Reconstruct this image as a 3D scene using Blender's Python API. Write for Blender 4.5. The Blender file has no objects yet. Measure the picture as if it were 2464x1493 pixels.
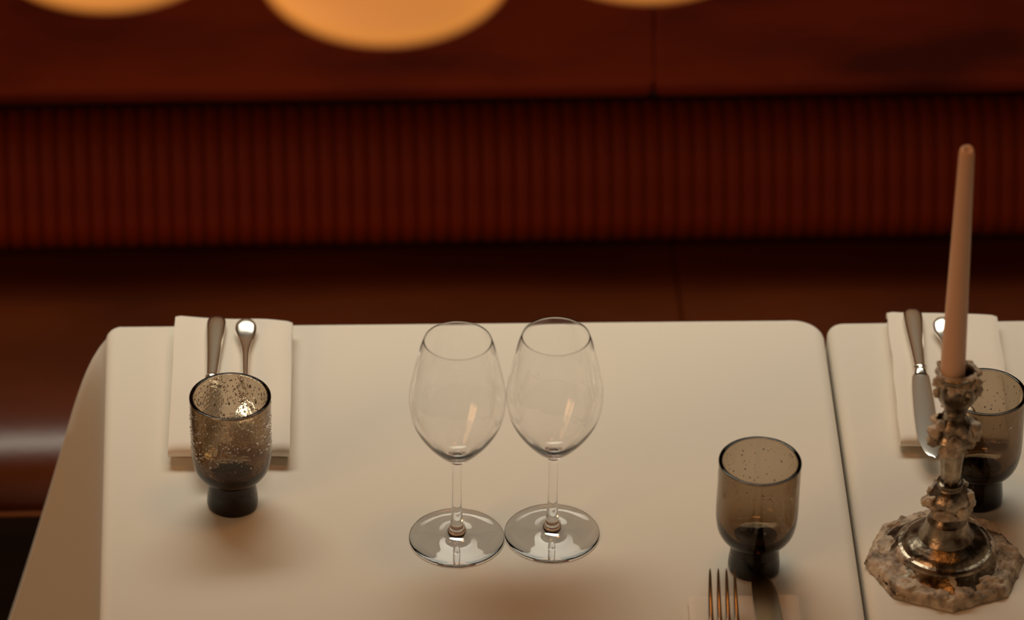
import bpy, math, random
from mathutils import Vector, Matrix, noise
random.seed(7)
PI = math.pi
S = bpy.context.scene
COL = S.collection

# ------------------------------------------------------------------ camera
pitch, yaw, roll, dist = math.radians(35), math.radians(2.9), math.radians(0.8), 4.23
fw = Vector((math.sin(yaw)*math.cos(pitch), math.cos(yaw)*math.cos(pitch), -math.sin(pitch)))
rt = Vector((math.cos(yaw), -math.sin(yaw), 0)); up = rt.cross(fw)
r2 = rt*math.cos(roll) + up*math.sin(roll); u2 = up*math.cos(roll) - rt*math.sin(roll)
cd = bpy.data.cameras.new('camera'); cam = bpy.data.objects.new('camera', cd); COL.objects.link(cam)
loc = Vector((0, 0, .75)) - fw*dist
cam.matrix_world = Matrix(((r2.x, u2.x, -fw.x, loc.x), (r2.y, u2.y, -fw.y, loc.y), (r2.z, u2.z, -fw.z, loc.z), (0, 0, 0, 1)))
cd.sensor_width = 36; cd.lens = 11000/2464*36
cd.clip_end = 50
cd.dof.use_dof = True; cd.dof.focus_distance = 3.99; cd.dof.aperture_fstop = 3.7
S.camera = cam

# ------------------------------------------------------------------ world, lights, exposure
w = bpy.data.worlds.new('world'); S.world = w; w.use_nodes = True
w.node_tree.nodes['Background'].inputs[0].default_value = (1.0, .68, .42, 1)
w.node_tree.nodes['Background'].inputs[1].default_value = .16
S.view_settings.view_transform = 'Standard'; S.view_settings.look = 'None'
S.view_settings.exposure = 0; S.view_settings.gamma = 1; S.view_settings.use_curve_mapping = False
S.cycles.max_bounces = 24; S.cycles.transmission_bounces = 20; S.cycles.transparent_max_bounces = 16
S.cycles.use_denoising = True; S.cycles.sample_clamp_indirect = 0

def area(name, loc, target, size, energy, color, sy=None):
    l = bpy.data.lights.new(name, 'AREA'); l.energy = energy; l.color = color
    l.size = size
    if sy: l.shape = 'RECTANGLE'; l.size_y = sy
    o = bpy.data.objects.new(name, l); COL.objects.link(o); o.location = loc
    o.rotation_euler = (Vector(target)-Vector(loc)).to_track_quat('-Z', 'Y').to_euler()
    return o
_cl = area('ceiling_light', (.05, .70, 2.25), (.14, .20, .75), 2.1, 5.55, (1, .93, .76), .4); _cl.data.spread = math.radians(73)
area('hanging_lamp_light', (.22, -.30, 2.25), (.2, -.4, .75), .3, 1.9, (1, .36, .08))

area('side_fill_light', (-2.4, -2.4, 2.2), (-.2, .1, .65), 1.2, 20, (1, .50, .22))  # added amber fill, lifts the leather back and the cloth's hanging side

# ------------------------------------------------------------------ materials
def mat(name, base, rough=.5, metal=0, **kw):
    m = bpy.data.materials.new(name); m.use_nodes = True
    b = m.node_tree.nodes['Principled BSDF']
    b.inputs['Base Color'].default_value = (*base, 1); b.inputs['Roughness'].default_value = rough
    b.inputs['Metallic'].default_value = metal
    for k, v in kw.items(): b.inputs[k.replace('_', ' ')].default_value = v
    return m
def nd(m, t, **kw):
    n = m.node_tree.nodes.new(t)
    for k, v in kw.items():
        if k in n.inputs.keys(): n.inputs[k].default_value = v
        else: setattr(n, k, v)
    return n
def lk(m, a, b): m.node_tree.links.new(a, b)
def coord(m): return nd(m, 'ShaderNodeTexCoord').outputs['Object']
def vary(m, c1, c2, scale, lo=.35, hi=.65, detail=4, stretch=None, sock='Base Color'):
    b = m.node_tree.nodes['Principled BSDF']; n = nd(m, 'ShaderNodeTexNoise', Scale=scale, Detail=detail)
    src = coord(m)
    if stretch:
        mp = nd(m, 'ShaderNodeMapping'); mp.inputs['Scale'].default_value = stretch; lk(m, src, mp.inputs[0]); src = mp.outputs[0]
    lk(m, src, n.inputs['Vector'])
    r = nd(m, 'ShaderNodeValToRGB'); r.color_ramp.elements[0].position = lo; r.color_ramp.elements[1].position = hi
    r.color_ramp.elements[0].color = (*c1, 1); r.color_ramp.elements[1].color = (*c2, 1)
    lk(m, n.outputs['Fac'], r.inputs[0]); lk(m, r.outputs[0], b.inputs[sock]); return m
def bump(m, scale, d, strength=1, tex='noise', detail=3):
    b = m.node_tree.nodes['Principled BSDF']
    if tex == 'noise': n = nd(m, 'ShaderNodeTexNoise', Scale=scale, Detail=detail); o = n.outputs['Fac']
    else: n = nd(m, 'ShaderNodeTexVoronoi', Scale=scale); o = n.outputs['Distance']
    lk(m, coord(m), n.inputs['Vector'])
    bp = nd(m, 'ShaderNodeBump', Strength=strength, Distance=d); lk(m, o, bp.inputs['Height']); lk(m, bp.outputs[0], b.inputs['Normal'])
    return m
M = {}
M['cloth'] = bump(mat('white_linen', (.80, .755, .665), .9, Sheen_Weight=.1), 900, .0003, .25)
M['napkin'] = bump(mat('napkin_cotton', (.86, .81, .72), .9, Sheen_Weight=.15), 700, .0004, .3)
M['leather'] = bump(vary(mat('oxblood_leather', (.12, .016, .003), .42, Specular_IOR_Level=.12), (.065, .006, .0008), (.15, .015, .001), 6, .32, .55, stretch=(.6, 1, 2.2)), 160, .0006, .3)
M['seat_leather'] = bump(vary(mat('seat_leather', (.12, .02, .004), .33, Specular_IOR_Level=.4), (.05, .009, .001), (.10, .018, .0015), 5, .3, .7, stretch=(.6, 1.5, 1)), 160, .0006, .3)
M['rib'] = bump(vary(mat('ribbed_leather', (.1, .016, .004), .5, Specular_IOR_Level=.1), (.11, .011, .001), (.22, .024, .002), 7, .3, .7), 200, .0005, .3)
M['piping'] = mat('leather_piping', (.30, .10, .03), .45)
M['plinth'] = vary(mat('dark_wood', (.02, .01, .006), .5), (.015, .008, .005), (.03, .014, .008), 12, stretch=(.3, 3, 3))
M['floor'] = vary(mat('floor_boards', (.03, .015, .008), .4), (.02, .010, .005), (.04, .02, .01), 5, stretch=(.3, 3, 1))
M['wall'] = mat('wall_plaster', (.86, .78, .66), .8)
M['wood'] = vary(mat('table_wood', (.2, .1, .05), .5), (.15, .07, .03), (.25, .12, .06), 8, stretch=(.3, 3, 3))
M['silver'] = bump(mat('cutlery_silver', (.82, .78, .71), .2, 1), 60, .0002, .15)
M['dark_silver'] = bump(mat('worn_cutlery_silver', (.72, .67, .58), .24, 1), 60, .0002, .15)
sm = mat('tarnished_silver', (.3, .24, .17), .3, 1)
vary(sm, (.06, .038, .022), (.44, .37, .28), 45, .38, .62, 6); bump(sm, 140, .0012, .7, detail=6)
M['tarnish'] = sm
M['near_silver'] = mat('reflection_darkened_silver', (.34, .26, .18), .26, 1)  # same silver, with its dark reflections put into the base colour
M['wax'] = bump(vary(mat('old_wax', (.62, .52, .42), .55, Subsurface_Weight=.25, Subsurface_Radius=(.004, .002, .001), Subsurface_Scale=1), (.15, .11, .075), (.60, .50, .38), 75, .3, .58), 300, .0014, .8, detail=5)
M['candle'] = bump(mat('candle_wax', (.78, .50, .33), .5, Subsurface_Weight=.35, Subsurface_Radius=(.008, .004, .002), Subsurface_Scale=1), 300, .0002, .3)
M['wick'] = mat('wick', (.55, .5, .42), .9)
M['black_metal'] = mat('black_metal', (.02, .015, .01), .4, .6)
M['brass'] = mat('lamp_brass', (.5, .28, .1), .3, 1)

def glass(name, sigma=None, seed=False, ior=1.5):
    m = bpy.data.materials.new(name); m.use_nodes = True; nt = m.node_tree
    nt.nodes.remove(nt.nodes['Principled BSDF'])
    out = nt.nodes['Material Output']
    g = nd(m, 'ShaderNodeBsdfGlass', IOR=ior, Roughness=0.0); lk(m, g.outputs[0], out.inputs['Surface'])
    if sigma:
        d = max(sigma)*1.05; v = nd(m, 'ShaderNodeVolumeAbsorption', Density=d)
        v.inputs['Color'].default_value = (*[1-s/d for s in sigma], 1); lk(m, v.outputs[0], out.inputs['Volume'])
    if seed:
        n = nd(m, 'ShaderNodeTexNoise', Scale=90 if seed < .5 else 260, Detail=2); lk(m, coord(m), n.inputs['Vector'])
        b = nd(m, 'ShaderNodeBump', Strength=seed, Distance=.0006); lk(m, n.outputs['Fac'], b.inputs['Height']); lk(m, b.outputs[0], g.inputs['Normal'])
    return m
M['clear'] = glass('clear_glass', ior=1.43)
M['smoke'] = glass('smoked_glass', (175, 225, 300), .12)
M['seeded'] = glass('seeded_smoked_glass', (145, 200, 280), .55)
M['dark_smoke'] = glass('dark_smoked_glass', (215, 275, 360), .12)
M['bubble'] = glass('trapped_air')
def emit(name, c, s):
    m = bpy.data.materials.new(name); m.use_nodes = True; b = m.node_tree.nodes['Principled BSDF']
    b.inputs['Base Color'].default_value = (.5, .3, .15, 1); b.inputs['Emission Color'].default_value = (*c, 1); b.inputs['Emission Strength'].default_value = s
    return m
M['shade'] = emit('amber_glass_shade', (.62, .225, .042), .85)
_s = M['shade']; _b = _s.node_tree.nodes['Principled BSDF']; _w = nd(_s, 'ShaderNodeLayerWeight', Blend=.5); _r = nd(_s, 'ShaderNodeValToRGB')
_e = _r.color_ramp.elements; _e[0].position = .05; _e[0].color = (.56, .19, .040, 1); _e[1].position = .95; _e[1].color = (.16, .022, .001, 1)
_q = _r.color_ramp.elements.new(.52); _q.color = (.66, .24, .038, 1); _q = _r.color_ramp.elements.new(.74); _q.color = (.40, .10, .010, 1)
lk(_s, _w.outputs['Facing'], _r.inputs[0]); lk(_s, _r.outputs[0], _b.inputs['Emission Color']); _b.inputs['Emission Strength'].default_value = .95
M['diffuser'] = emit('lit_diffuser', (.75, .3, .07), 1.0)

# ------------------------------------------------------------------ helpers
def mesh_obj(name, V, F, m, parent=None, smooth=True, loc=None):
    me = bpy.data.meshes.new(name); me.from_pydata([tuple(v) for v in V], [], F); me.update()
    me.materials.append(m)
    if smooth: me.polygons.foreach_set('use_smooth', [True]*len(me.polygons))
    o = bpy.data.objects.new(name, me); COL.objects.link(o)
    if parent: o.parent = parent
    if loc: o.location = loc
    return o
def tag(o, label=None, cat=None, group=None, kind=None):
    for k, v in (('label', label), ('category', cat), ('group', group), ('kind', kind)):
        if v: o[k] = v
    return o
def thing(name, label, cat, loc, rz=0, group=None):
    o = bpy.data.objects.new(name, None); COL.objects.link(o); o.location = loc; o.rotation_euler = (0, 0, rz)
    o.empty_display_size = .02
    return tag(o, label, cat, group)
def auto_smooth(o, ang=35):
    me = o.data; me.set_sharp_from_angle(angle=math.radians(ang)); return o
def lathe(prof, n=64, rad=None):
    """prof: (r, z); r==0 closes to a pole. rad(r,z,theta)->(r,z)"""
    V, F, rows = [], [], []
    for r, z in prof:
        if r <= 1e-7: rows.append([len(V)]); V.append((0, 0, z))
        else:
            row = []
            for k in range(n):
                t = 2*PI*k/n; rr, zz = rad(r, z, t) if rad else (r, z)
                row.append(len(V)); V.append((rr*math.cos(t), rr*math.sin(t), zz))
            rows.append(row)
    for a, b in zip(rows, rows[1:]):
        if len(a) == 1 and len(b) == 1: continue
        for k in range(n):
            k2 = (k+1) % n
            if len(a) == 1: F.append((a[0], b[k2], b[k]))
            elif len(b) == 1: F.append((a[k], a[k2], b[0]))
            else: F.append((a[k], a[k2], b[k2], b[k]))
    return V, F
def spline(pts, n=6):
    """Catmull-Rom through the points"""
    out = []
    P = [pts[0]] + list(pts) + [pts[-1]]
    for i in range(1, len(P)-2):
        for k in range(n):
            t = k/n; p0, p1, p2, p3 = P[i-1:i+3]
            out.append(tuple(.5*((2*b) + (-a+c)*t + (2*a-5*b+4*c-d)*t*t + (-a+3*b-3*c+d)*t**3) for a, b, c, d in zip(p0, p1, p2, p3)))
    out.append(tuple(pts[-1])); return out
def loft(secs, n=14, power=1.0):
    """secs: (y, x, z, halfwidth, halfthick) along y"""
    V, F = [], []
    for y, x, z, hw, ht in secs:
        for k in range(n):
            t = 2*PI*k/n; c, s = math.cos(t), math.sin(t)
            V.append((x+hw*math.copysign(abs(c)**power, c), y, z+ht*math.copysign(abs(s)**power, s)))
    for i in range(len(secs)-1):
        for k in range(n):
            k2 = (k+1) % n; F.append((i*n+k, i*n+k2, (i+1)*n+k2, (i+1)*n+k))
    F.append(tuple(range(n))[::-1]); F.append(tuple(range((len(secs)-1)*n, len(secs)*n)))
    # orient outward whichever way y runs
    if secs[-1][0] > secs[0][0]: F = [f[::-1] for f in F]
    return V, F
def box(x0, x1, y0, y1, z0, z1):
    V = [(x, y, z) for z in (z0, z1) for y in (y0, y1) for x in (x0, x1)]
    return V, [(0, 2, 3, 1), (4, 5, 7, 6), (0, 1, 5, 4), (2, 6, 7, 3), (0, 4, 6, 2), (1, 3, 7, 5)]
def bevel(o, w, seg=3):
    b = o.modifiers.new('bevel', 'BEVEL'); b.width = w; b.segments = seg; b.limit_method = 'ANGLE'; return o
def extrude_x(prof, xs, shrink=None, wob=0):
    """closed yz profile swept over xs; shrink[i] pulls section towards centre"""
    n = len(prof); V, F = [], []
    cy = sum(p[0] for p in prof)/n; cz = sum(p[1] for p in prof)/n
    for i, x in enumerate(xs):
        s = shrink[i] if shrink else 0
        for y, z in prof:
            d = math.hypot(y-cy, z-cz) or 1
            yy, zz = y+(cy-y)/d*s, z+(cz-z)/d*s
            if wob: q = noise.noise(Vector((x*3.1, y*4, z*4)))*wob; yy -= q; zz += q*.5
            V.append((x, yy, zz))
    for i in range(len(xs)-1):
        for k in range(n):
            k2 = (k+1) % n; F.append((i*n+k, (i+1)*n+k, (i+1)*n+k2, i*n+k2))
    F.append(tuple(range(n))); F.append(tuple(range((len(xs)-1)*n, len(xs)*n))[::-1])
    return V, F
def fix(o):
    import bmesh
    bm = bmesh.new(); bm.from_mesh(o.data); bmesh.ops.recalc_face_normals(bm, faces=bm.faces); bm.to_mesh(o.data); bm.free(); return o
def copy_tree(o, parent=None):
    c = o.copy(); COL.objects.link(c); c.parent = parent
    for ch in list(o.children): copy_tree(ch, c)
    return c

# ------------------------------------------------------------------ the setting
fl = tag(mesh_obj('floor', *box(-3, 3, -4.5, .98, -.05, 0), M['floor'], smooth=False), kind='structure')
tag(mesh_obj('wall_back', *box(-3, 3, .98, 1.05, 0, 1.64), M['wall'], smooth=False), kind='structure')
tag(mesh_obj('wall_back', *box(-3, 3, .965, 1.05, 1.64, 3.4), M['plinth'], smooth=False), kind='structure')
tag(mesh_obj('ceiling', *box(-3, 3, -4.5, 1.05, 3.4, 3.45), M['plinth'], smooth=False), kind='structure')

# ------------------------------------------------------------------ banquette
bq = thing('banquette', 'long oxblood leather banquette with a smooth upper back, ribbed lower back and glossy seat', 'bench', (0, .5, 0))
BX0, BX1 = -1.1, 1.1
def lx(*xs): return [x for x in xs]
def cushion(name, prof, x0, x1, m, wob=.004, nx=24, edge=.008):
    xs = [x0, x0+.001, x0+.003, x0+edge] + [x0+edge+(x1-x0-2*edge)*k/nx for k in range(1, nx)] + [x1-edge, x1-.003, x1-.001, x1]
    sh = [edge, edge*.6, edge*.25, 0] + [0]*(nx-1) + [0, edge*.25, edge*.6, edge]
    o = mesh_obj(name, *extrude_x(prof, xs, sh, wob), m, bq); fix(o); auto_smooth(o, 60); return o
oy = -.5
seat_prof = [(.11, .43)] + [(y, z) for y, z in spline([(.085, .448), (.0, .452), (-.12, .455), (-.225, .4535), (-.272, .447), (-.306, .430), (-.322, .406), (-.320, .388), (-.312, .380)], 4)] + [(-.29, .372), (.11, .366)]
SX = .197
cushion('seat_cushion', seat_prof, BX0, SX-.0006, M['seat_leather'])
cushion('seat_cushion', seat_prof, SX+.0006, BX1, M['seat_leather'])
pp = [(-.310+.0035*math.cos(a), .3775+.0035*math.sin(a)) for a in [2*PI*k/10 for k in range(10)]]
fix(mesh_obj('piping', *extrude_x(pp, [BX0, BX1]), M['piping'], bq))
mesh_obj('plinth', *box(BX0, BX1, -.27, .12, 0, .366), M['plinth'], bq, smooth=False)
up_prof = [(.13, .662)] + spline([(.07, .668), (.020, .664), (-.002, .667), (-.010, .680), (-.004, .70), (.012, .76), (.034, .86), (.045, .95), (.062, .975), (.09, .98)], 4) + [(.13, .97)]
UX = .167
cushion('upper_back_cushion', up_prof, BX0, UX-.0005, M['leather'], .005)
cushion('upper_back_cushion', up_prof, UX+.0005, BX1, M['leather'], .005)
mesh_obj('back_panel', *box(BX0, BX1, .115, .16, .36, .965), M['plinth'], bq, smooth=False)
# ribs of the lower back: one mesh shared by every channel
path = spline([(.114, .592), (.092, .591), (.072, .582), (.056, .559), (.042, .525), (.030, .495), (.031, .476), (.042, .462), (.07, .456)], 2)
W = .0171
def rib_mesh():
    V, F = [], []; hw = W/2; n = 7
    for i, (y, z) in enumerate(path):
        a = path[max(i-1, 0)]; b = path[min(i+1, len(path)-1)]
        ty, tz = b[0]-a[0], b[1]-a[1]; L = math.hypot(ty, tz); ny, nz = tz/L, -ty/L     # outward to -y
        if ny > 0: ny, nz = -ny, -nz
        for k in range(n):
            t = PI*k/(n-1); x = -hw*math.cos(t)*.985; d = .0038*math.sin(t)**.7 - .001
            V.append((x, y+ny*d, z+nz*d))
    for i in range(len(path)-1):
        for k in range(n-1): F.append((i*n+k, i*n+k+1, (i+1)*n+k+1, (i+1)*n+k))
    return V, F
first = mesh_obj('rib', *rib_mesh(), M['rib'], bq)
k = 0; x = BX0+W/2; first.location.x = x
while x + W < BX1:
    x += W; c = first.copy(); COL.objects.link(c); c.location = (x, random.uniform(-.0007, .0007), 0); k += 1

# ------------------------------------------------------------------ tables and cloths
TOP = .75
def table(x0, x1, y0, y1, label):
    t = thing('restaurant_table', label, 'table', ((x0+x1)/2, (y0+y1)/2, 0))
    hx, hy = (x1-x0)/2, (y1-y0)/2
    bevel(mesh_obj('tabletop', *box(-hx, hx, -hy, hy, .715, .7455), M['wood'], t, smooth=False), .008)
    V, F = lathe([(0, .715), (.03, .715), (.03, .05), (.05, .035), (.06, .03), (.0, .03)], 24); mesh_obj('pedestal', V, F, M['black_metal'], t); 
    V, F = lathe([(0, .03), (.19, .028), (.21, .012), (.21, 0), (0, 0)], 40); fix(mesh_obj('base_plate', V, F, M['black_metal'], t))
    return t
def cloth(corners, flare, label, drop=.43, RC=(.028, .024, .024, .015), fold=.12):
    """corners: BL, BR(back), FR, FL as (x, y) on top; flare=(left, back, right, front) outward slope"""
    bl, br, fr, flc = [Vector(c) for c in corners]
    P = []      # perimeter points: (pos, normal, cornerness 0..1, side)
    seq = [(bl, br, 'b'), (br, fr, 'r'), (fr, flc, 'f'), (flc, bl, 'l')]
    pts = []
    nseg, nc = 44, 14
    for i, (a, b, s) in enumerate(seq):
        d = (b-a).normalized(); nrm = Vector((-d.y, d.x)); L = (b-a).length
        R0, R = RC[i-1], RC[i]
        for k in range(nseg+1):
            u = k/nseg; u = u*u*(3-2*u)*.6+u*.4
            p = a + d*(R0+(L-R0-R)*u); pts.append((p, nrm, min(u, 1-u)*(L-R-R0), s, p))
        c2, e2 = seq[(i+1) % 4][0], seq[(i+1) % 4][1]; d2 = (e2-c2).normalized(); n2 = Vector((-d2.y, d2.x))
        cen = b - d*R - nrm*R
        for k in range(1, nc):
            t = k/nc*PI/2; n = (nrm*math.cos(t)+n2*math.sin(t)); pts.append((cen+n*R, n, -math.sin(2*t), s+seq[(i+1) % 4][2], b))
    cr = .010; rings = []
    prof = [(-.0142, 0, 0), (-cr*1.2, 0, 0), (-cr, 0, 0)] + [(-cr+cr*math.sin(a), -cr+cr*math.cos(a), 0) for a in [PI/2*k/6 for k in range(1, 7)]]
    V, F = [], []
    N = len(pts)
    for o, z, _ in prof:
        for p, n, c, s, q in pts: V.append((p.x+n.x*o, p.y+n.y*o, TOP+z))
    ND = 34
    for j in range(1, ND+1):
        t = j/ND; dz = t*(drop-cr); 
        for p, n, c, s, q in pts:
            fx = {'l': flare[0], 'b': flare[1], 'r': flare[2], 'f': flare[3]}
            isx = [fx[ch] for ch in s]; base = sum(isx)/len(isx)
            cn = math.exp(-max(c, 0)**2/.075**2) if c >= 0 else 1.0
            peak = 1.0 if c < 0 else 0
            ease = dz**1.15*.45 + (1-math.exp(-dz/.03))*.026
            o = ease*(.08 + fold/.12*.62*cn*(math.exp(-max(c, 0)/.03) if c > 0 else 1))
            o += .006*t*math.sin((p.x+p.y)*38+1.3)*(1-cn)
            ox, oyy = n.x*o, n.y*o
            if len(s) == 2 or c < .09:     # the fold runs out along the diagonal
                pass
            if n.x < 0: ox *= flare[0]
            else: ox *= flare[2]
            if n.y > 0: oyy *= flare[1]
            else: oyy *= flare[3]
            V.append((p.x+ox, p.y+oyy, TOP-cr-dz))
    rows = len(prof)+ND
    for i in range(rows-1):
        for k in range(N):
            k2 = (k+1) % N; F.append((i*N+k, (i+1)*N+k, (i+1)*N+k2, i*N+k2))
    F.append(tuple(range(N)))
    o = mesh_obj('tablecloth', V, F, M['cloth']); fix(o); auto_smooth(o, 50)
    if o.data.polygons[-1].normal.z < 0: o.data.flip_normals()
    return tag(o, label, 'tablecloth')
table(-.362, .274, -.74, -.035, 'small restaurant table carrying the two clear wine glasses, hidden under its white cloth')
table(.302, .94, -.74, -.038, 'second restaurant table on the right carrying the candlestick, hidden under its cloth')
cloth([(-.3745, -.0108), (.2865, -.0175), (.2755, -.76), (-.362, -.76)], (1, 1, 0, 1), 'wide cream tablecloth under the two wine glasses, its left corner flaring down over the side')
cloth([(.2895, -.0235), (.955, -.0235), (.955, -.76), (.2790, -.76)], (0, 1, 1, 1), 'cream tablecloth on the right-hand table beneath the wax-covered candlestick')

# ------------------------------------------------------------------ napkins
def ribbon(path, th, xs, fx):
    """sheet of thickness th following a yz path, swept over xs; fx warps"""
    n = len(path); L, Rr = [], []
    for i in range(n):
        a, b = path[max(i-1, 0)], path[min(i+1, n-1)]
        d = Vector((b[0]-a[0], b[1]-a[1])).normalized(); nn = Vector((-d.y, d.x))*th/2
        L.append((path[i][0]+nn.x, path[i][1]+nn.y)); Rr.append((path[i][0]-nn.x, path[i][1]-nn.y))
    prof = L + Rr[::-1]; V, F = [], []; m = len(prof)
    for i, x in enumerate(xs):
        for y, z in prof: V.append(fx(x, y, z))
    for i in range(len(xs)-1):
        for k in range(m):
            k2 = (k+1) % m; F.append((i*m+k, (i+1)*m+k, (i+1)*m+k2, i*m+k2))
    for e in (0, len(xs)-1):
        for i in range(n-1):
            q = (e*m+i, e*m+i+1, e*m+m-2-i, e*m+m-1-i); F.append(q)
    return V, F
def arc(cy, cz, r, a0, a1, n=8, ry=None):
    return [(cy+(ry or r)*math.cos(math.radians(a0+(a1-a0)*k/n)), cz+r*math.sin(math.radians(a0+(a1-a0)*k/n))) for k in range(n+1)]
def napkin(label, loc, rz, width, length, h, loose=1.0, skew=0, seed=0):
    """near folded end at local y=0, far end at y=length"""
    n = tag(bpy.data.objects.new('napkin', None), label, 'napkin'); COL.objects.link(n); n.location = loc; n.rotation_euler.z = rz
    th = h*.10
    def fxu(x, y, z):
        f = y/length
        yy = y + skew*f*x/width + .0016*noise.noise(Vector((x*25, seed, f*2)))
        xx = x + .0015*noise.noise(Vector((f*4, z*60, seed+5)))
        zz = z + (z/h)*(.0022*noise.noise(Vector((x*22, y*14, seed+9))) - .0012*math.sin(PI*f)) 
        e = abs(x)/(width/2)
        if e > .9: zz -= (z/h)*.0016*((e-.9)/.1)**2
        return (xx, yy, max(zz, .0004))
    xs = [-width/2+width*k/22 for k in range(23)]
    r1 = h*.13; z1 = th/2+.0003
    # lower fold: two plies, near edge set back
    def st(y0, y1, z, k=10): return [(y0+(y1-y0)*i/k, z) for i in range(k+1)]
    low = st(length-.006, .011+r1, z1) + arc(.011+r1, z1+r1, r1, 270, 90)[1:] + st(.011+r1, length-.004, z1+2*r1)[1:]
    o = mesh_obj('lower_fold', *ribbon(low, th, [x*.965 for x in xs], fxu), M['napkin'], n); fix(o); auto_smooth(o, 50)
    z2 = z1+2*r1+th*1.02; rb = (h-th/2-z2)/2
    top = st(length-.007, .022, z2, 8) + arc(rb*1.6, z2+rb*.86, rb*1.14, 262, 92, 12, rb*1.6)[0:] + st(rb*1.7, length-rb*1.5, z2+2*rb, 18)[1:] + arc(length-rb*1.5, z2+rb*.9, rb*1.1, 88, -40, 8, rb*1.4)
    o = mesh_obj('upper_fold', *ribbon(top, th, xs, fxu), M['napkin'], n); fix(o); auto_smooth(o, 50)
    return n
napkin('thick folded white napkin under the knife and fork behind the bubbly smoked tumbler, left table', (-.2595, -.2320, TOP), math.radians(-1.0), .107, .2005, .0205, skew=-.009)
napkin('folded cream napkin under the slanting knife, right table, behind the candlestick', (.3850, -.2330, TOP), math.radians(-2.7), .101, .198, .0165, skew=-.002, seed=3)
n3 = napkin('folded white napkin cut off by the bottom edge, under fork tines and knife tip', (.1775, -.623, TOP), 0, .0935, .186, .008, skew=0, seed=6)

# ------------------------------------------------------------------ cutlery (origin at handle end, pointing towards -y)
def knife(label, loc, rz, m, L=.222, hl=.092, tilt=0, blade=.0095):
    k = thing('table_knife', label, 'knife', loc, rz); k.rotation_euler = (tilt, 0, rz)
    s = spline([(0, 0, .0045, .0005, .0005), (-.0008, 0, .0045, .005, .002), (-.004, 0, .0045, .0078, .0036), (-.012, 0, .0045, .0088, .0043), (-.03, 0, .0045, .0082, .0042), (-.06, 0, .0045, .0064, .0038), (-hl+.004, 0, .0045, .0052, .0036), (-hl, 0, .0045, .0054, .0037)], 4)
    auto_smooth(fix(mesh_obj('handle', *loft(s, 18, .85), m, k)), 50)
    b = [(-hl, 0, .0045, .0050, .0034), (-hl-.0015, 0, .0045, .0062, .0046), (-hl-.003, 0, .0045, .0062, .0046), (-hl-.0045, 0, .0045, .0048, .0034), (-hl-.006, 0, .0045, .0056, .0040), (-hl-.008, 0, .0045, .0056, .0038), (-hl-.012, 0, .0045, .0062, .0022)]
    auto_smooth(fix(mesh_obj('bolster', *loft(b, 18), m, k)), 60)
    e = L-hl-.012
    # blade: straight spine on +x, belly on -x, rounded tip
    s = spline([(-hl-.011, 0, .0042, .0062, .0012), (-hl-.02, -.0005, .004, .0082, .0010), (-hl-.012-e*.4, -.001, .0038, blade, .0009), (-hl-.012-e*.72, -.001, .0036, blade, .0008), (-hl-.012-e*.88, 0, .0036, blade*.82, .0007), (-hl-.012-e*.96, .0012, .0036, blade*.55, .0006), (-L, .0028, .0036, blade*.12, .0004)], 4)
    auto_smooth(fix(mesh_obj('blade', *loft(s, 12, 1.25), m, k)), 50)
    return k
def fork(label, loc, rz, m, L=.2, tilt=0, tine=.052, hw=.0115, bulb=.0095, curl=.35):
    k = thing('table_fork', label, 'fork', loc, rz); k.rotation_euler = (tilt, 0, rz)
    neck = L-.078 if L > .15 else L*.6
    s = spline([(0, 0, .0098, .0008, .0006), (-.0015, 0, .0096, bulb*.55, .0016), (-.006, 0, .0086, bulb*.92, .0022), (-.013, 0, .0069, bulb, .0024), (-.022, 0, .0055, bulb*.82, .0026), (-.036, 0, .0056, bulb*.5, .0026), (-.055, 0, .0064, bulb*.32, .0026), (-neck+.02, 0, .0070, .0024, .0022), (-neck, 0, .0060, .0028, .0018)], 4)
    auto_smooth(fix(mesh_obj('handle', *loft(s, 16), m, k)), 50)
    rt_ = L-tine
    s = spline([(-neck+.001, 0, .0060, .0028, .0018), (-neck-.006, 0, .0048, .0060, .0013), (-neck-.013, 0, .0036, hw*.9, .0011), (-rt_, 0, .0026, hw, .0010), (-rt_-.002, 0, .0025, hw, .0009)], 4)
    auto_smooth(fix(mesh_obj('head', *loft(s, 16, .8), m, k)), 50)
    for i in range(4):
        xo = (i-1.5)*hw*.56
        s = spline([(-rt_-.0005, xo, .0026, hw*.21, .0009), (-rt_-tine*.3, xo, .0026+.0024*curl, hw*.17, .0010), (-rt_-tine*.65, xo*.99, .0030+.0090*curl, hw*.135, .0010), (-rt_-tine*.93, xo*.97, .0045+.0170*curl, hw*.085, .0008), (-L, xo*.96, .0050+.0195*curl, hw*.02, .0003)], 4)
        auto_smooth(fix(mesh_obj('tine', *loft(s, 10), m, k)), 50)
    return k
knife('silver knife with long rounded handle on the napkin behind the bubbly tumbler', (-.2715, -.0400, TOP+.0203), math.radians(-2.2), M['dark_silver'])
fork('silver fork with bright rounded handle end beside the knife on the left napkin', (-.2450, -.0510, TOP+.0205), 0, M['silver'], .205)
knife('silver knife slanting across the right napkin, its blade running past the candlestick', (.3660, -.0390, TOP+.0166), math.radians(-2.0), M['silver'], .226, .090)
fork('silver fork mostly hidden behind the candle, only its pale round handle end showing', (.3910, -.0600, TOP+.0168), math.radians(1), M['silver'], .2)
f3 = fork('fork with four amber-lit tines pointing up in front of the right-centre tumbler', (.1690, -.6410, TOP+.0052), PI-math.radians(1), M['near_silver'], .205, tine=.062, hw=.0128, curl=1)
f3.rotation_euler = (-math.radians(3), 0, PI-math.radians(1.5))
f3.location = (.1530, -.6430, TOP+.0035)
k3 = knife('dark-looking knife with rounded tip pointing at the foot of the right-centre tumbler', (.1985, -.6350, TOP+.0085), PI+math.radians(1.2), M['near_silver'], .224, blade=.0108)

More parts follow.
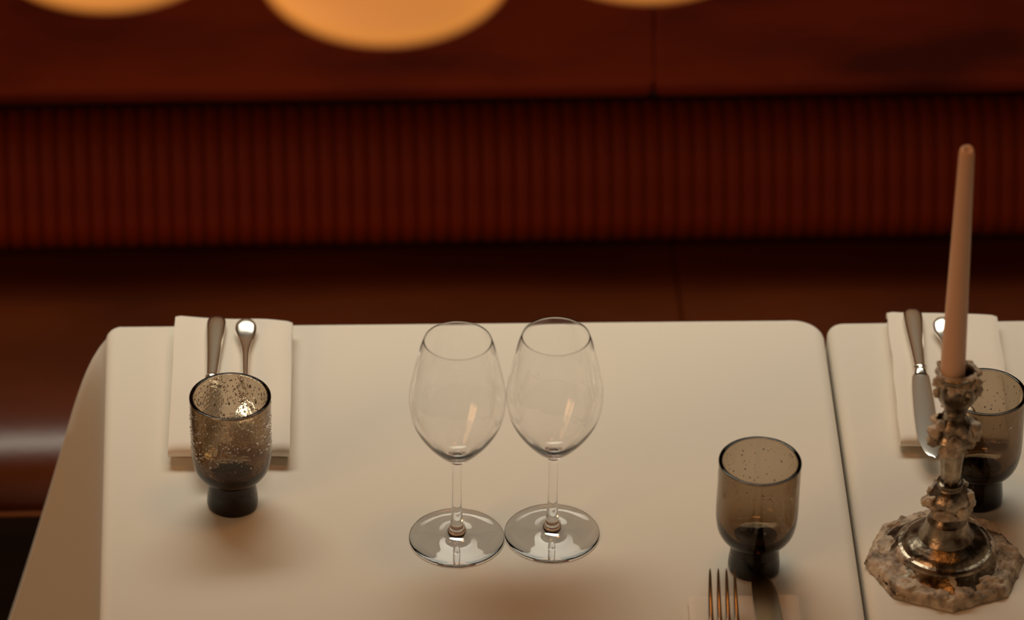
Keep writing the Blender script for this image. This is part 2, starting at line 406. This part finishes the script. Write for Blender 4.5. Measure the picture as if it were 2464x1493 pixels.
# ------------------------------------------------------------------ wine glasses
def wine_glass(label, x, y, group):
    t = thing('wine_glass', label, 'wine glass', (x, y, TOP), 0, group)
    out = spline([(.0411, .0012), (.0400, .0021), (.030, .0034), (.018, .0052), (.010, .0085), (.0068, .0120), (.0052, .020), (.0043, .035), (.0040, .055), (.0042, .074), (.0050, .082), (.0080, .0868), (.0130, .0905), (.0200, .0980), (.0285, .1090), (.0353, .1210), (.0392, .132), (.0410, .143), (.0410, .156), (.0383, .171), (.0352, .186), (.0318, .2000), (.0287, .2095)], 5)
    inn = spline([(.0280, .2095), (.0311, .2000), (.0345, .186), (.0376, .171), (.0403, .156), (.0403, .143), (.0385, .132), (.0346, .1216), (.0278, .1102), (.0190, .1000), (.0105, .0940), (.0050, .0924), (.0, .0920)], 5)
    prof = [(0, .0006), (.030, .0004), (.0405, 0), (.0411, .0004)] + out + [(.0285, .2099), (.0281, .2099)] + inn
    prof = [(max(r, 0) if i < len(prof)-1 else 0, z) for i, (r, z) in enumerate(prof)]
    V, F = lathe(prof, 96); o = mesh_obj('glass_body', V, F, M['clear'], t); fix(o); auto_smooth(o, 60)
    return t
wine_glass('clear stemmed wine glass, the left one of the touching pair', -.0624, -.3425, 'pair of clear wine glasses')
wine_glass('clear stemmed wine glass, the right one of the touching pair', .0201, -.3385, 'pair of clear wine glasses')

# ------------------------------------------------------------------ smoked tumblers
def tumbler(label, x, y, m, tilt=(0, 0), seeds=0, h=.116, dark=False):
    t = thing('footed_tumbler', label, 'tumbler', (x, y, TOP)); t.rotation_euler = (tilt[0], tilt[1], random.uniform(0, 1))
    R = .0363
    out = spline([(.0195, 0), (.0212, .0006), (.0222, .0030), (.0222, .008), (.0211, .018), (.0201, .0265), (.0203, .0295), (.0245, .0315), (.0300, .0360), (.0340, .0435), (.0358, .053), (.0363, .064), (.0361, .085), (.0362, h-.004), (.0364, h-.0015), (.0360, h), (.0347, h+.0003), (.0333, h), (.0328, h-.0015), (.0329, h-.006), (.0330, .085), (.0330, .064), (.0322, .054), (.0298, .046), (.0250, .0405), (.0180, .0375), (.008, .0362), (0, .0360)], 5)
    def wobble(r, z, th):
        q = (.967 if z > .0300 else 1) + .006*noise.noise(Vector((math.cos(th)*1.2+x*30, math.sin(th)*1.2, z*22)))
        return r*q, z
    prof = [(0, .0016), (.012, .0012)] + [(max(r, 0), z) for r, z in out[:-1]] + [(0, .036)]
    o = mesh_obj('glass_body', *lathe(prof, 96, wobble), m, t); fix(o); auto_smooth(o, 60)
    if seeds:
        V, F = [], []; n1, n2 = 8, 5
        for i in range(seeds):
            th = random.uniform(0, 2*PI); z = .040 + (h-.046)*random.random(); rr = random.choice([.0003, .0004, .0004, .00055, .0008]) * (1.0 if seeds < 500 else 1.25)
            rc = .0346 if z > .066 else .0346-(.066-z)**2*14
            if z < .047: continue
            c = Vector((rc*math.cos(th), rc*math.sin(th), z)); b = len(V)
            for a in range(n2+1):
                for q in range(n1):
                    ph = PI*a/n2; al = 2*PI*q/n1
                    V.append(c+Vector((rr*math.sin(ph)*math.cos(al), rr*math.sin(ph)*math.sin(al), rr*1.25*math.cos(ph))))
            for a in range(n2):
                for q in range(n1):
                    q2 = (q+1) % n1; F.append((b+a*n1+q, b+a*n1+q2, b+(a+1)*n1+q2, b+(a+1)*n1+q))   # faces inwards: air in glass
        bb = mesh_obj('air_bubbles', V, F, M['bubble'], t); bb['kind'] = 'stuff'
    return t
tumbler('bubbly smoked brown footed glass in front of the left napkin', -.2559, -.2880, M['seeded'], seeds=1500, tilt=(0, math.radians(.3)))
tumbler('smooth smoked brown footed glass behind the fork tines, right of the wine glasses',   .1906, -.3900, M['smoke'], h=.114, seeds=240, tilt=(0, math.radians(.5)))
tumbler('dark smoked footed glass half behind the candlestick at the right edge', .3946, -.2985, M['dark_smoke'], seeds=240)

# ------------------------------------------------------------------ candlestick and candle
cs = thing('candlestick', 'tarnished silver candlestick with octagonal foot, crusted all over with melted wax', 'candlestick', (.3548, -.3881, TOP))
cs.rotation_euler = (0, math.radians(-.25), 0); cs.scale = (.95, .95, .945)
def octo(n, amount=1.0):
    def f(r, z, t):
        a = (t % (2*PI/n)) - PI/n; q = math.cos(PI/n)/math.cos(a)
        return r*(1+(q-1)*amount), z
    return f
foot = [(0, .001), (.066, .0), (.0705, .0015), (.0712, .0045), (.069, .0075), (.060, .0105), (.050, .0150), (.0455, .0180), (.0450, .0205), (.0425, .0225), (.0395, .0232), (.0375, .0262), (.034, .0285), (.029, .0300), (.025, .0325), (.0215, .038), (.0195, .0445), (.0180, .050), (.0145, .0535), (.0135, .056), (0, .056)]
def footrad(r, z, t): return octo(8, min(1, max(0, (r-.044)/.014)))(r*1.0, z, t)
o = mesh_obj('foot', *lathe([p for p in foot], 128, footrad), M['tarnish'], cs); fix(o); auto_smooth(o, 25)
knob = spline([(.0001, .055), (.0135, .056), (.0145, .059), (.0180, .064), (.0198, .071), (.0192, .078), (.0150, .084), (.0115, .087), (.0112, .089), (.0122, .091), (.0110, .0935), (.0001, .094)], 3)
o = mesh_obj('knop', *lathe(knob, 48, octo(8, .5)), M['tarnish'], cs); fix(o); auto_smooth(o, 30)
def fl_(r, z, t): return .92*r*(1-.14*abs(math.sin(t*4))), z
stem = [(0, .093), (.0098, .093), (.0100, .100), (.0108, .112), (.0120, .124), (.0138, .134), (.0165, .1385), (0, .139)]
o = mesh_obj('fluted_stem', *lathe(stem, 64, fl_), M['tarnish'], cs); fix(o); auto_smooth(o, 30)
coll = spline([(.0001, .138), (.0165, .1385), (.0185, .141), (.0188, .144), (.0170, .1465), (.0150, .150), (.0155, .155), (.0135, .160), (.0105, .166), (.0095, .172), (.0001, .173)], 3)
o = mesh_obj('collar', *lathe(coll, 48, octo(8, .6)), M['tarnish'], cs); fix(o); auto_smooth(o, 30)
sock = spline([(.0001, .171), (.0095, .172), (.0115, .176), (.0160, .184), (.0180, .192), (.0172, .200), (.0165, .206), (.0185, .2095), (.0195, .212), (.0190, .2145), (.0165, .2150), (.0135, .2140), (.0130, .205), (.0125, .196), (.0001, .1955)], 3)
o = mesh_obj('socket', *lathe(sock, 48, octo(8, .6)), M['tarnish'], cs); fix(o); auto_smooth(o, 30)
# wax crust
def fbm(v, s, o=5):
    a, q, f = 0, 1, s
    for _ in range(o): a += q*noise.noise(v*f); q *= .52; f *= 2.1
    return a
def foot_z(r):
    ps = [p for p in foot[1:-1]][::-1]
    for (ra, za), (rb, zb) in zip(ps, ps[1:]):
        if ra <= r <= rb: return za+(zb-za)*(r-ra)/(rb-ra)
    return 0
V, F = [], []; NR, NT = 90, 260
for i in range(NR+1):
    r = .0145 + (.0722-.0145)*i/NR
    for k in range(NT):
        t = 2*PI*k/NT; rr, _ = footrad(r, 0, t)
        z = foot_z(min(r, .0704)) 
        p = Vector((rr*math.cos(t), rr*math.sin(t), 0))
        cover = fbm(p+Vector((1.7, .3, 0)), 34, 3)*1.3 + (r-.044)*36 - .12 - .35*max(0, math.cos(t+PI/2-.15))*(1 if .03 < r < .058 else 0)
        lump = max(0, fbm(p, 110, 4)+.25)
        h = max(-1, min(1, cover*2.2))
        off = h*.0016 + (max(0, h)*lump*.0032 if h > 0 else 0)
        edge = max(0, (r-.066)/.0062)
        z += off*(1-edge*.4)
        if edge > 0: z = z*(1-edge**2)+.0012*edge**2; rr += .0016*max(0, h)*(.4+lump)
        V.append((rr*math.cos(t), rr*math.sin(t), max(z, .0005)))
for i in range(NR):
    for k in range(NT):
        k2 = (k+1) % NT; F.append((i*NT+k, i*NT+k2, (i+1)*NT+k2, (i+1)*NT+k))
mesh_obj('foot_wax', V, F, M['wax'], cs)
def wax_sleeve(name, prof, thr, amp, seed, n=110):
    pr = spline(prof, 8); V, F = [], []
    for r, z in pr:
        for k in range(n):
            t = 2*PI*k/n; p = Vector((r*math.cos(t), r*math.sin(t), z)); c = fbm(p+Vector((seed, 0, 0)), 70, 3) - thr
            h = max(-1, min(1, c*3)); rr = r - .0016 + h*.0026 + (amp*max(0, h)*max(0, fbm(p*1.0+Vector((0, seed, 0)), 120, 4)+.35))
            V.append((rr*math.cos(t), rr*math.sin(t), z))
    for i in range(len(pr)-1):
        for k in range(n):
            k2 = (k+1) % n; F.append((i*n+k, i*n+k2, (i+1)*n+k2, (i+1)*n+k))
    return mesh_obj(name, V, F, M['wax'], cs)
wax_sleeve('knop_wax', [(.012, .055), (.0150, .059), (.0186, .064), (.0205, .071), (.0196, .078), (.0150, .084)], .06, .004, 4.2)
wax_sleeve('collar_wax', [(.0150, .132), (.0178, .138), (.0196, .142), (.0195, .146), (.0170, .150), (.0165, .156), (.0130, .162)], .06, .005, 9.1)
wax_sleeve('socket_wax', [(.0115, .174), (.0165, .184), (.0188, .192), (.0180, .200), (.0178, .206), (.0200, .211), (.0196, .2155), (.0170, .2165)], .16, .003, 2.6)
def lump(c, r, seed, sq=(1, 1, 1)):
    V, F = [], []; n1, n2 = 28, 18
    for a in range(n2+1):
        for q in range(n1):
            ph = PI*a/n2; al = 2*PI*q/n1; d = Vector((math.sin(ph)*math.cos(al), math.sin(ph)*math.sin(al), math.cos(ph)))
            s = .9*r*(1+.36*fbm(d+Vector((seed, seed*.7, 0)), 1.5, 3))
            V.append(Vector(c)+Vector((d.x*s*sq[0], d.y*s*sq[1], d.z*s*sq[2])))
    for a in range(n2):
        for q in range(n1):
            q2 = (q+1) % n1; F.append((a*n1+q, (a+1)*n1+q, (a+1)*n1+q2, a*n1+q2))
    mesh_obj('wax_lump', V, F, M['wax'], cs)
for i, (c, r, sq) in enumerate([
    ((-.017, -.004, .152), .0075, (1, 1, .9)), ((-.012, -.006, .160), .0055, (1, 1, 1)), ((-.019, -.006, .143), .0060, (1, 1, 1)), ((.0175, -.004, .154), .0070, (.9, 1, 1)), ((.020, -.002, .147), .0055, (1, 1, .9)),
    ((-.002, -.018, .148), .0070, (1, .8, 1)), ((-.0185, -.003, .205), .0050, (1, 1, 1.2)), ((-.016, -.008, .212), .0055, (1, 1, .7)), ((-.018, .0, .192), .0040, (1, 1, 1.5)), ((.0175, -.004, .196), .0048, (1, 1, 1.3)), ((.0172, -.006, .206), .0038, (1, 1, 1)),
    ((.002, -.0175, .2085), .0028, (1.2, 1, .8)), ((.011, -.0150, .210), .0026, (1, 1, .8)), ((-.006, -.0175, .067), .0075, (1.5, .8, .8)), ((.010, -.0150, .069), .0070, (1.1, .8, .9)), ((-.017, -.006, .074), .0060, (.8, 1, 1)), ((.0180, -.003, .078), .0060, (.8, 1, 1)), ((.013, .008, .083), .005, (1, 1, .8)),
    ((.010, -.058, .0115), .0085, (1.1, 1, .5)), ((-.010, -.059, .0095), .008, (1.2, 1, .5)), ((-.036, -.042, .0105), .012, (1.1, 1, .33)), ((-.028, -.032, .015), .008, (1.1, 1, .4)), ((.040, -.036, .011), .009, (1.3, 1, .33)), ((-.048, .010, .0125), .012, (1, 1.4, .25)), ((.050, .008, .012), .010, (1, 1.5, .3))]):
    lump(c, r, i*1.7+.4, sq)

cn = thing('taper_candle', 'tall pale peach unlit taper candle leaning slightly in the wax-crusted candlestick', 'candle', (.3490, -.3881, TOP+.1855))
cn.scale = (.91, .91, .89); cn.rotation_euler = (math.radians(.5), math.radians(-.9), 0)
def cr_(r, z, t):
    if z > .2655: return r*(1+.05*math.sin(t*2+.5)), z - .0028*max(0, math.cos(t+.9))
    return r, z
cp = [(0, 0), (.0116, 0), (.0119, .004)] + [(.0119-(.0119-.0070)*(k/12)**1.05, .004+.258*k/12) for k in range(1, 13)] + [(.0067, .266), (.0060, .2690), (.0048, .2708), (.0036, .2708), (.0024, .2690), (0, .2684)]
o = mesh_obj('wax_stick', *lathe(cp, 48, cr_), M['candle'], cn); fix(o); auto_smooth(o, 60)
s = spline([(.0, .0, .0), (.0, .0008, .001), (.0, .0016, .0018)], 3)
V, F = lathe([(0, 0), (.0009, 0), (.0009, .0035), (0, .004)], 10); fix(mesh_obj('wick', V, F, M['wick'], cn, loc=(-.0012, 0, .2682)))

# ------------------------------------------------------------------ pendant lamps
def pendant(label, x, y, z, a=.083):
    t = thing('pendant_lamp', label, 'pendant lamp', (x, y, z), 0, 'row of amber pendant lamps')
    b = a*.42
    pr = [(.0, b)] + [(a*math.sin(q), b*math.cos(q)) for q in [PI*k/26 for k in range(1, 26)]] + [(0, -b)]
    mesh_obj('shade', *lathe(pr, 64), M['shade'], t); fix(t.children[0])
    V, F = lathe([(0, b+.028), (.010, b+.026), (.016, b+.012), (.018, b-.003), (0, b-.003)], 24); fix(mesh_obj('cap', V, F, M['brass'], t))
    V, F = lathe([(0, b+.025), (.0015, b+.025), (.0015, 3.385-z), (0, 3.385-z)], 10); fix(mesh_obj('cord', V, F, M['black_metal'], t))
    V, F = lathe([(0, 3.375-z), (.04, 3.375-z), (.045, 3.385-z), (.045, 3.4-z), (0, 3.4-z)], 32); fix(mesh_obj('ceiling_rose', V, F, M['brass'], t))
    return t
pendant('glowing amber pendant lamp at the top left corner', -.3100, -.878, 1.671)
pendant('largest glowing amber pendant lamp, middle one of the three at the top', -.1310, -.895, 1.653)
pendant('glowing amber pendant lamp barely showing at the top, right of the large one', .037, -.893, 1.682)
